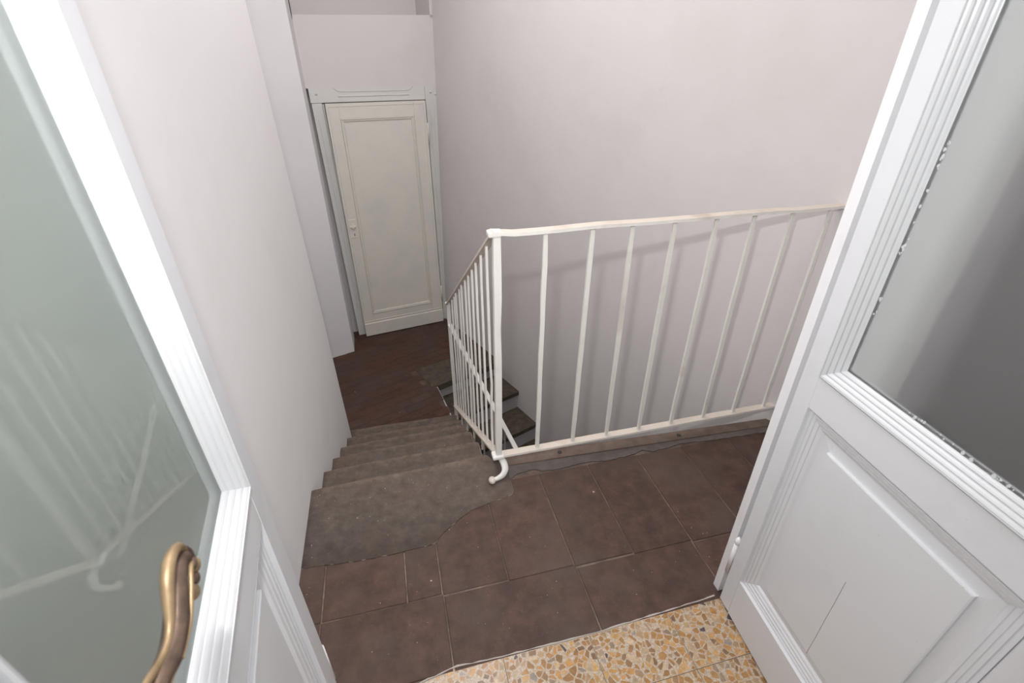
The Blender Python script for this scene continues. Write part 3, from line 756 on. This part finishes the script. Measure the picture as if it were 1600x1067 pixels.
# joints: clasp caps at the corner and the end post
bm = bm_box(.262, .300, RY-.017, RY+.017, .948, .965, .004, seg=2); from_bm('corner_cap', bm, M['iron'], rail)
bm = bm_box(.258, .302, RY-.020, RY+.020, .080, .096, .005, seg=2); from_bm('corner_cap', bm, M['iron'], rail)
bm = bmesh.new(); bmesh.ops.create_uvsphere(bm, u_segments=14, v_segments=8, radius=.017)
for v_ in bm.verts: v_.co = Vector((v_.co.x, v_.co.y, v_.co.z*.45))+Vector((sx(YB), YB, ZT1+.010))
from_bm('post_cap', bm, M['iron'], rail, smooth=True)
# curled foot
ft = bezier([(.284, 1.313, .088), (.292, 1.308, .074), (.300, 1.297, .058), (.301, 1.281, .042), (.290, 1.269, .029), (.272, 1.263, .022), (.253, 1.262, .017)], 5)
nf = len(ft)
bm = bm_sweep(ft, .024, .015, 12, upv=(.3, -1, .3), scales=[(.75+.45*math.sin(math.pi*min(1, i/(nf-1)*1.1)), .9+.2*math.sin(math.pi*i/(nf-1))) for i in range(nf)])
from_bm('curled_foot', bm, M['iron'], rail, smooth=True)
bm = bmesh.new(); bmesh.ops.create_uvsphere(bm, u_segments=14, v_segments=9, radius=.0165)
for v_ in bm.verts:
    v_.co = Vector((v_.co.x*.85, v_.co.y*1.0, v_.co.z*.8)); v_.co += Vector((.246, 1.262, .0165))
    v_.co.z = max(v_.co.z, .0040)
from_bm('foot_knob', bm, M['iron_grime'], rail, smooth=True)
# small stays under the sloping bottom rail, down into the steps
for k in range(1, 6):
    y = R_y[k]-.05; t = (y-RY)/(YB-RY)
    vbar(sx(y)-.008, y, Z[k]-.006, ZB0+(ZB1-ZB0)*t, .010, 'stay', 'iron_grime')

# railing of the lower flight
lr = rail
hv = Vector((.268, -.700, -.512))
P0 = Vector((.270, 2.625, -.045)); 
pth = [P0+Vector((0, -.001, .004))]+[P0+hv*t for t in (.12, .3, .5, .7, .9, 1.0, 1.2, 1.5)]
bar('handrail', [tuple(p) for p in pth], .026, .008, parent=lr)
for t in (.16, .32, .48, .64, .80, .96, 1.12, 1.28, 1.44):
    p = P0+hv*t
    # find the tread level below
    zz = zl[1]
    for k in range(1, 8):
        if (p.xy-nosW[k-1]).dot(-WD) > -.01: zz = zl[k]
    vbar(p.x, p.y, zz+.001, p.z, .010, 'baluster', 'iron_grime', lr)

# ------------------------------------------------------------------ far door and its frame
def TFl(s, off, z):          # the frame leans a little to the left with height
    return TF(s-.015*(z+.8), off, z)
fr = empty('trim_4', TF(.44, 0, H)); tag(fr, 'old grey-white painted frame of the far door with grooved boards', 'door frame', kind='structure')
fz0 = H+.002
from_bm('frame_board', bm_box(.004, .075, -.05, .0, fz0, 1.095, .002), M['farframe'], fr, TFl)
from_bm('frame_board', bm_box(.803, .840, -.05, .0, fz0, 1.192, .002), M['farframe'], fr, lambda s, o_, z: TF(s+(.060*(z+.8)/2.0 if s > .82 else 0), o_, z))
from_bm('frame_board', bm_box(-.028, .802, -.05, .0, 1.097, 1.192, .002), M['farframe'], fr, TF)
# edges of the boards
from_bm('frame_bead', bm_box(.076, .086, -.04, .012, fz0, 1.09, .003), M['farframe'], fr, TFl)
bm = bm_sweep([(.010, .0015, -.52), (.030, .0015, -.56)], .004, .004, 6); bm.free()
gb = bmesh.new()
for pts in ([(.028, .002, .99), (.034, .002, .95), (.036, .002, -.50), (.030, .002, -.56)],):
    bm_sweep(pts, .006, .005, 6, bm=gb, upv=(0, 1, 0))
from_bm('frame_groove', gb, M['farframe'], fr, TFl)
gb = bmesh.new()
bm_sweep([(.165, .002, 1.138), (.68, .002, 1.138)], .012, .006, 8, bm=gb, upv=(0, 1, 0))
bm_sweep([(.145, .002, 1.190), (.165, .002, 1.172), (.20, .002, 1.166), (.66, .002, 1.166), (.69, .002, 1.172), (.71, .002, 1.190)], .006, .006, 6, bm=gb, upv=(0, 1, 0))
bm_sweep([(.835, .002, 1.02), (.835, .002, -.50)], .007, .006, 6, bm=gb, upv=(0, 1, 0))
bm_sweep([(.862, .002, 1.02), (.862, .002, -.50)], .005, .005, 6, bm=gb, upv=(0, 1, 0))
from_bm('frame_groove', gb, M['farframe'], fr, TF)
gb = bmesh.new()
for s, z in ((.02, 1.155), (.845, 1.150), (.880, 1.135)):
    bmesh.ops.create_uvsphere(gb, u_segments=10, v_segments=6, radius=.009, matrix=Matrix.Translation((s, .002, z)))
from_bm('frame_nail', gb, M['farframe'], fr, TF, smooth=True)
bm = bmesh.new(); bmesh.ops.create_uvsphere(bm, u_segments=12, v_segments=8, radius=.013, matrix=Matrix.Translation((.876, .010, .085)))
from_bm('hinge_knob', bm, M['farframe'], fr, TF, smooth=True)

dr = empty('door_3', TF(.42, .05, H)); tag(dr, 'old cream painted panelled door standing ajar at the foot of the steps', 'door', kind='structure')
da = R(1.2)
def TD(s, off, z):            # leaf hinged on its right edge, slightly open towards us
    s2 = .790-(.790-s)*math.cos(da); return TF(s2, .040+(.790-s)*math.sin(da)*1.0+off, z)
d0, d1, dz0, dz1 = .062, .790, H+.012, 1.094
p0, p1, q0, q1 = .150, .694, -.596, .996
th = -.035
box('stile', (d0, p0, th, 0, dz0, dz1), M['far'], dr, .002, TD)
box('stile', (p1, d1, th, 0, dz0, dz1), M['far'], dr, .002, TD)
box('rail', (p0, p1, th, 0, dz0, q0), M['far'], dr, .0006, TD)
box('rail', (p0, p1, th, 0, q1, dz1), M['far'], dr, .0006, TD)
pf = bm_moulding(p0, p1, q0, q1, [(0, 0), (.0, -.002), (.003, .004), (.008, .004), (.0095, -.003), (.014, -.003), (.017, .000), (.021, -.001), (.024, -.008)])
from_bm('panel_moulding', pf, M['far'], dr, TD)
box('panel', (p0+.015, p1-.015, -.02, -.008, q0+.015, q1-.015), M['far'], dr, 0, TD)
box('kick_board', (d0-.001, d1+.001, -.003, .008, dz0-.004, -.682), M['far'], dr, .003, TD)
eb = bmesh.new()
bm_sweep([(d0+.018, .001, -.66), (d0+.018, .001, 1.075), (d1-.018, .001, 1.075), (d1-.018, .001, -.66)], .005, .005, 6, bm=eb, upv=(0, 1, 0))
bm_sweep([(d0+.005, .001, -.664), (d1-.005, .001, -.664)], .008, .006, 6, bm=eb, upv=(0, 1, 0))
from_bm('edge_bead', eb, M['far'], dr, TD)
lk = box('lock_plate', (.074, .140, -.001, .004, .112, .262), M['far'], dr, .0015, TD)
kb = bmesh.new()
c = (.108, 0, .205); rr = .026
ring = [kb.verts.new((c[0]+rr*math.cos(a), .004, c[2]+rr*1.1*math.sin(a))) for a in (0, math.pi/2, math.pi, 1.5*math.pi)]
ring2 = [kb.verts.new((c[0]+rr*.75*math.cos(a), .016, c[2]+rr*.8*math.sin(a))) for a in (0, math.pi/2, math.pi, 1.5*math.pi)]
tip = kb.verts.new((c[0], .020, c[2]))
for i in range(4):
    kb.faces.new([ring[i], ring[(i+1) % 4], ring2[(i+1) % 4], ring2[i]]); kb.faces.new([ring2[i], ring2[(i+1) % 4], tip])
from_bm('diamond_knob', kb, M['far'], lk, TD)
kh = bm_box(.1085, .1135, .003, .0048, .128, .150); from_bm('keyhole', kh, M['black'], lk, TD)
hg = bm_sweep([(.793, .006, -.58), (.793, .006, -.44)], .012, .012, 8, upv=(0, 1, 0)); from_bm('hinge', hg, M['far'], dr, TD, smooth=True)
hg = bm_sweep([(.793, .006, .80), (.793, .006, .94)], .012, .012, 8, upv=(0, 1, 0)); from_bm('hinge', hg, M['far'], dr, TD, smooth=True)
cr = bmesh.new()
def crumb(x, y, z, q):
    k = random.randint(4, 6); a0 = random.random()*6
    b = [cr.verts.new((x+q*random.uniform(.5, 1)*math.cos(a0+i*6.283/k), y+q*random.uniform(.5, 1)*math.sin(a0+i*6.283/k), z)) for i in range(k)]
    t = cr.verts.new((x, y, z+q*.6))
    for i in range(k): cr.faces.new([b[i], b[(i+1) % k], t])
    cr.faces.new(b[::-1])
for _ in range(38): crumb(random.uniform(-.38, 1.1), random.uniform(.70, 1.02), .0030, random.uniform(.0008, .0022))
for _ in range(26): crumb(random.uniform(-.38, .22), random.uniform(1.08, 1.36), .0037, random.uniform(.0008, .0024))
for k in range(1, 6):
    for _ in range(9): crumb(random.uniform(-.39, .22), L_y[k]-random.uniform(.02, .19), Z[k]+.0002, random.uniform(.001, .0026))
for _ in range(24): crumb(random.uniform(-.39, .15), random.uniform(2.62, 3.6), H+.0022, random.uniform(.0012, .0032))
for _ in range(9): crumb(XL+.022+abs(random.gauss(.004, .006)), random.uniform(.85, 1.36), .0037, random.uniform(.001, .003))
o = from_bm('plaster_crumbs', cr, M['lip']); tag(o, 'tiny pale plaster crumbs scattered over the landing tiles and steps', 'debris', kind='stuff')
print('bricks', nb)
